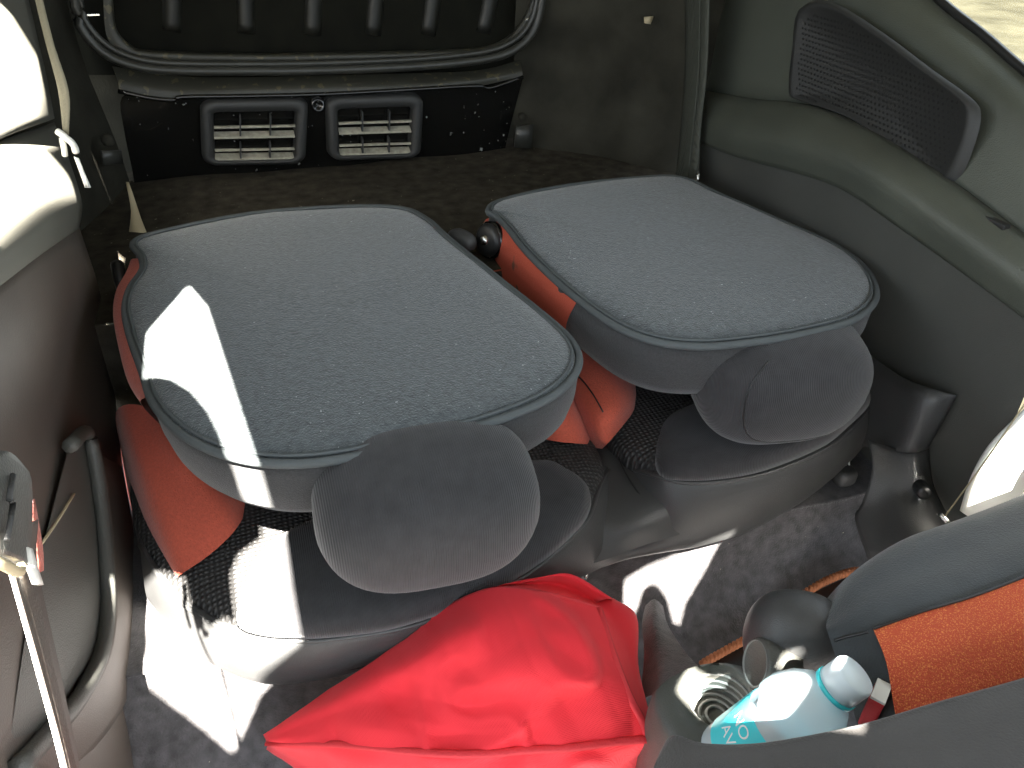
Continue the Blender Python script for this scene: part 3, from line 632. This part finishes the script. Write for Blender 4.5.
tube('seam', [P(x,y,Z=z)+wr_(P(x,y,Z=z))+fn*.004 for x,y,z in v4], .0046, M['red_seam'], bag, n=6, flat=.45)
tube('seam', [P(x-2,y+1,Z=z)+wr_(P(x,y,Z=z))+fn*.002 for x,y,z in g0], .0046, M['red_seam'], bag, n=6, flat=.45)
tube('seam', [P(x,y+1,Z=z)+wr_(P(x,y,Z=z))+fn*.001 for x,y,z in v0[3:]], .0028, M['red_seam'], bag, n=6, flat=.6)

# ------------------------------------------------------------------ small things on the carpet
def at_floor(px, py, z): return P(px, py, Z=z)
cap = thing('anchor_cap', 'small grey rubber cap with two white loops on the carpet below the right seat', 'anchor cap')
cc = P(845,476,Z=.172)
blob('cover', cc, (.017,.014,.016), M['plastic'], cap, 3.2, 3.2, nu=20, nv=12)
for dx in (-.005,.006):
    tube('loop', [cc+Vector((dx-.004,.006,.012)), cc+Vector((dx-.003,.012,.026)), cc+Vector((dx+.002,.012,.026)), cc+Vector((dx+.003,.006,.012))], .0014, M['white'], cap)
br = thing('metal_bracket', 'small pale metal bracket peeking out behind the red bag', 'bracket')
box('plate', P(582,577,Z=.15), (.008,.002,.008), M['chrome'], br)
tube('hook', [P(577,580,Z=.16),P(576,574,Z=.16)], .002, M['chrome'], br)
tube('hook', [P(586,578,Z=.16),P(585,571,Z=.165)], .002, M['chrome'], br)
tag(surf('wire', [[P(944,516,X=.80),P(945,517,X=.80)],[P(985,460,X=.80),P(986,461,X=.80)],[P(1040,380,X=.80),P(1041,381,X=.80)]], M['cream'], None, nu=1, nv=3, thick=.001), 'thin pale wire running up along the right door sill', 'wire')
tag(tube('metal_pin', [P(940,514,X=.79),P(948,523,X=.79)], .003, M['chrome']), 'short shiny metal pin at the lower end of the pale wire', 'pin')

# floor mat with corded edge
mt = thing('floor_mat', 'black floor mat edged with twisted orange brown cord', 'mat')
def strand(ph, pts):
    c = cr(pts, 26); out = []
    for i, p in enumerate(c):
        t = (c[min(i+1, len(c)-1)]-c[max(i-1, 0)]).normalized(); s = t.cross(Vector((0,0,1))).normalized(); u = s.cross(t)
        a = i*.75+ph; out.append(p+(s*math.cos(a)+u*math.sin(a))*.0032)
    return out
for e in ([(702,664,.045),(725,651,.05),(748,638,.055),(760,630,.055)], [(798,598,.075),(820,584,.08),(840,575,.085),(858,570,.085)]):
    pts = [P(x,y,Z=z) for x,y,z in e]
    for ph in (0, math.pi): tube('cord', strand(ph, pts), .0034, M['rope'], mt, n=6, sub=1)
surf('mat', [[P(702,666,Z=.04),P(758,634,Z=.05),P(800,601,Z=.07),P(858,573,Z=.08)],[P(720,720,Z=.03),P(780,690,Z=.03),P(830,660,Z=.05),P(900,620,Z=.06)]], M['black'], mt, nu=4, nv=3, thick=.004)

# ------------------------------------------------------------------ centre console with cup holder
con = thing('centre_console', 'dark plastic rear end of the centre console with a ribbed cup holder', 'console')
op = [(652,700),(660,684),(690,668),(725,664),(765,676),(800,702),(806,740),(780,775),(730,780),(690,755),(664,730)]
cz = .30; cc = P(722,696,Z=cz)
o_ = cr([P(x,y,Z=cz) for x,y in op], 5, True); n = len(o_); v = []; f = []
def ringat(r, z):
    for p in o_:
        d = (p-cc); d.z = 0; d.normalize(); v.append(Vector((cc.x+d.x*r, cc.y+d.y*r, z)))
for s, z in ((1.03,.10),(1.03,.27),(1.0,.295),(.93,.305)):
    for p in o_: q = cc+(p-cc)*s; q.z = z; v.append(q)
for r, z in ((.036,.299),(.033,.295),(.031,.283),(.030,.268),(.0285,.2655),(.012,.265)): ringat(r, z)
for i in range(9):
    for k in range(n): f.append((i*n+k, i*n+(k+1) % n, (i+1)*n+(k+1) % n, (i+1)*n+k))
f.append(tuple(range(9*n, 10*n)))
obj('console_body', v, f, M['panel_dark'], con)
for r, z in ((.0315,.290),(.0305,.280),(.0295,.272)):
    tube('cup_rib', [Vector((cc.x+r*math.cos(a*math.pi/12), cc.y+r*math.sin(a*math.pi/12), z)) for a in range(24)], .0016, M['rib_grey'], con, closed=True, sub=1)
for r in (.024,.017,.010):
    tube('cup_rib', [Vector((cc.x+r*math.cos(a*math.pi/12), cc.y+r*math.sin(a*math.pi/12), .267)) for a in range(24)], .0016, M['rib_grey'], con, closed=True, sub=1)
surf('console_tail', [[P(640,700,Z=.14),P(644,655,Z=.12),P(642,625,Z=.09),P(645,606,Z=.08)],[P(662,690,Z=.23),P(662,655,Z=.17),P(655,625,Z=.125),P(654,599,Z=.095)],[P(700,668,Z=.19),P(684,650,Z=.14),P(668,625,Z=.10),P(663,606,Z=.08)]], M['floor'], con, nu=5, nv=5)

# water bottle
bt = thing('water_bottle', 'clear water bottle with white cap and cyan label lying in the console', 'bottle')
tip = P(856,674,Z=.42); foot = P(757,745,Z=.315)
ax = (tip-foot).normalized(); base_p = tip-ax*.172
lathe('bottle_body', base_p, ax, [(.001,.004),(.026,.0),(.034,.006),(.0365,.02),(.0365,.077),(.036,.092),(.0385,.097),(.038,.110),(.033,.124),(.024,.137),(.0155,.143),(.0135,.147),(.0135,.153)], M['bottle'], bt, n=40)
lathe('cap', base_p, ax, [(.0135,.151),(.0185,.151),(.0185,.169),(.017,.172),(.001,.1725)], M['cap'], bt, n=32)
lathe('cap_ring', base_p, ax, [(.0172,.147),(.0195,.147),(.0195,.1505),(.0172,.1505)], M['label_blue'], bt, n=32)
lathe('label', base_p, ax, [(.0366,.030),(.0372,.032),(.0372,.082),(.0366,.084)], M['label_blue'], bt, n=40, cap=False)
Mx = frame_of(ax)
# letters wrapped on the label, facing the camera side
view = (EYE-tip).normalized(); lv = Mx.transposed() @ view; a0_ = math.atan2(lv.y, lv.x)
def wrap_text(body, size, h0, a_off):
    cu = bpy.data.curves.new('print', 'FONT'); cu.body = body; cu.size = size; cu.extrude = 0; cu.align_x = 'CENTER'
    t = bpy.data.objects.new('print_src', cu); C.objects.link(t)
    dg = bpy.context.evaluated_depsgraph_get(); me = bpy.data.meshes.new_from_object(t.evaluated_get(dg)); bpy.data.objects.remove(t)
    bm = bmesh.new(); bm.from_mesh(me); bmesh.ops.triangulate(bm, faces=bm.faces)
    bmesh.ops.subdivide_edges(bm, edges=bm.edges, cuts=1)
    for q in bm.verts:
        a = a0_ + a_off + q.co.x/.0376; q.co = base_p + Mx @ Vector((.0376*math.cos(a), .0376*math.sin(a), h0+q.co.y))
    bm.to_mesh(me); bm.free(); me.materials.clear(); me.materials.append(M['text'])
    o = bpy.data.objects.new('print', me); C.objects.link(o); o.parent = bt
wrap_text('NO', .016, .064, -.55); wrap_text('AV', .016, .047, -.55)

# red and white carton
ct = thing('carton', 'small red and white carton standing beside the bottle cap', 'box')
c = P(874,706,Z=.38); R = Matrix.Rotation(math.radians(35),3,'Z')
box('carton_body', c, (.011,.006,.02), M['red_seam'], ct, rot=R)
box('flap', c+R @ Vector((.0,.0,.021)), (.011,.006,.0015), M['white'], ct, rot=R, bev=.0005)
box('side_stripe', c+R @ Vector((.012,.0,.0)), (.0016,.0062,.02), M['black'], ct, rot=R, bev=.0005)

# ------------------------------------------------------------------ front seats
fs = thing('front_car_seat', 'front seat with sparkling orange insert and dark side piece, lower right', 'seat')
q1 = [(824,612,.36),(846,578,.37),(900,541,.375),(960,519,.375),(1024,494,.375),(1120,452,.375),(1280,385,.375)]
q2 = [(826,626,.385),(860,600,.405),(915,572,.41),(970,552,.41),(1030,528,.41),(1130,485,.41),(1290,420,.41)]
q3 = [(830,640,.385),(872,632,.41),(920,615,.42),(970,600,.42),(1030,577,.42),(1130,537,.42),(1300,470,.42)]
q4 = [(850,700,.36),(893,712,.39),(935,698,.40),(980,687,.40),(1030,670,.40),(1130,630,.40),(1310,560,.40)]
q5 = [(870,770,.33),(905,775,.36),(945,770,.37),(990,750,.37),(1040,730,.37),(1140,690,.37),(1330,620,.37)]
S = lambda r, dz=0: [P(x,y,Z=z)+Vector((0,0,dz)) for x,y,z in r]
q0 = [p+Vector((0,.035,-.16)) for p in S(q1)]
surf('backrest', [q0,S(q1),S(q2),S(q3),S(q4),S(q5)], M['front_seat'], fs, nu=5, nv=5)
surf('orange_insert', [S(q3[1:],.004),[a.lerp(b,.5)+Vector((0,0,.012)) for a,b in zip(S(q3[1:]),S(q4[1:]))],S(q4[1:],.004),S(q5[1:],.004)], M['glitter'], fs, nu=5, nv=6)
tube('insert_seam', S(q3[1:],.005), .0016, M['black'], fs)
tube('corner_seam', [P(834,641,Z=.402),P(846,637,Z=.408),P(868,632,Z=.418)], .0016, M['black'], fs)
blob('recliner_housing', P(795,640,Z=.33), (.050,.040,.055), M['plastic'], fs, 2.3, 2.4, rot=Matrix.Rotation(math.radians(-30),3,'Z'))
kd = (P(776,668,Z=.33)-EYE)*-1
lathe('recliner_knob', P(768,665,Z=.335)+Vector((-.85,.25,.25))*.008, (-.85,.25,.25), [(.024,-.03),(.0245,.004),(.022,.007),(.020,.005),(.001,.004)], M['panel_dark'], fs, n=32)
lathe('knob_ring', P(768,665,Z=.335)+Vector((-.85,.25,.25))*.008, (-.85,.25,.25), [(.0206,.0055),(.0214,.0076),(.0222,.0055)], M['rib_grey'], fs, n=32, cap=False)

ns = thing('front_car_seat', 'dark fabric edge of the near front seat along the lower right border', 'seat')
n1 = [(655,764,.43),(668,742,.44),(700,750,.45),(760,749,.455),(850,732,.46),(930,708,.46),(1024,681,.46),(1130,645,.46)]
n2 = [(650,785,.45),(675,760,.465),(705,768,.475),(765,768,.48),(855,752,.485),(938,732,.485),(1034,708,.485),(1140,672,.485)]
n3 = [(650,860,.46),(690,850,.475),(720,850,.48),(780,850,.49),(870,850,.495),(955,840,.50),(1050,820,.50),(1160,780,.50)]
n0 = [p+Vector((0,.02,-.2)) for p in S(n1)]
surf('backrest', [n0,S(n1),S(n2),S(n3)], M['near_seat'], ns, nu=5, nv=5)
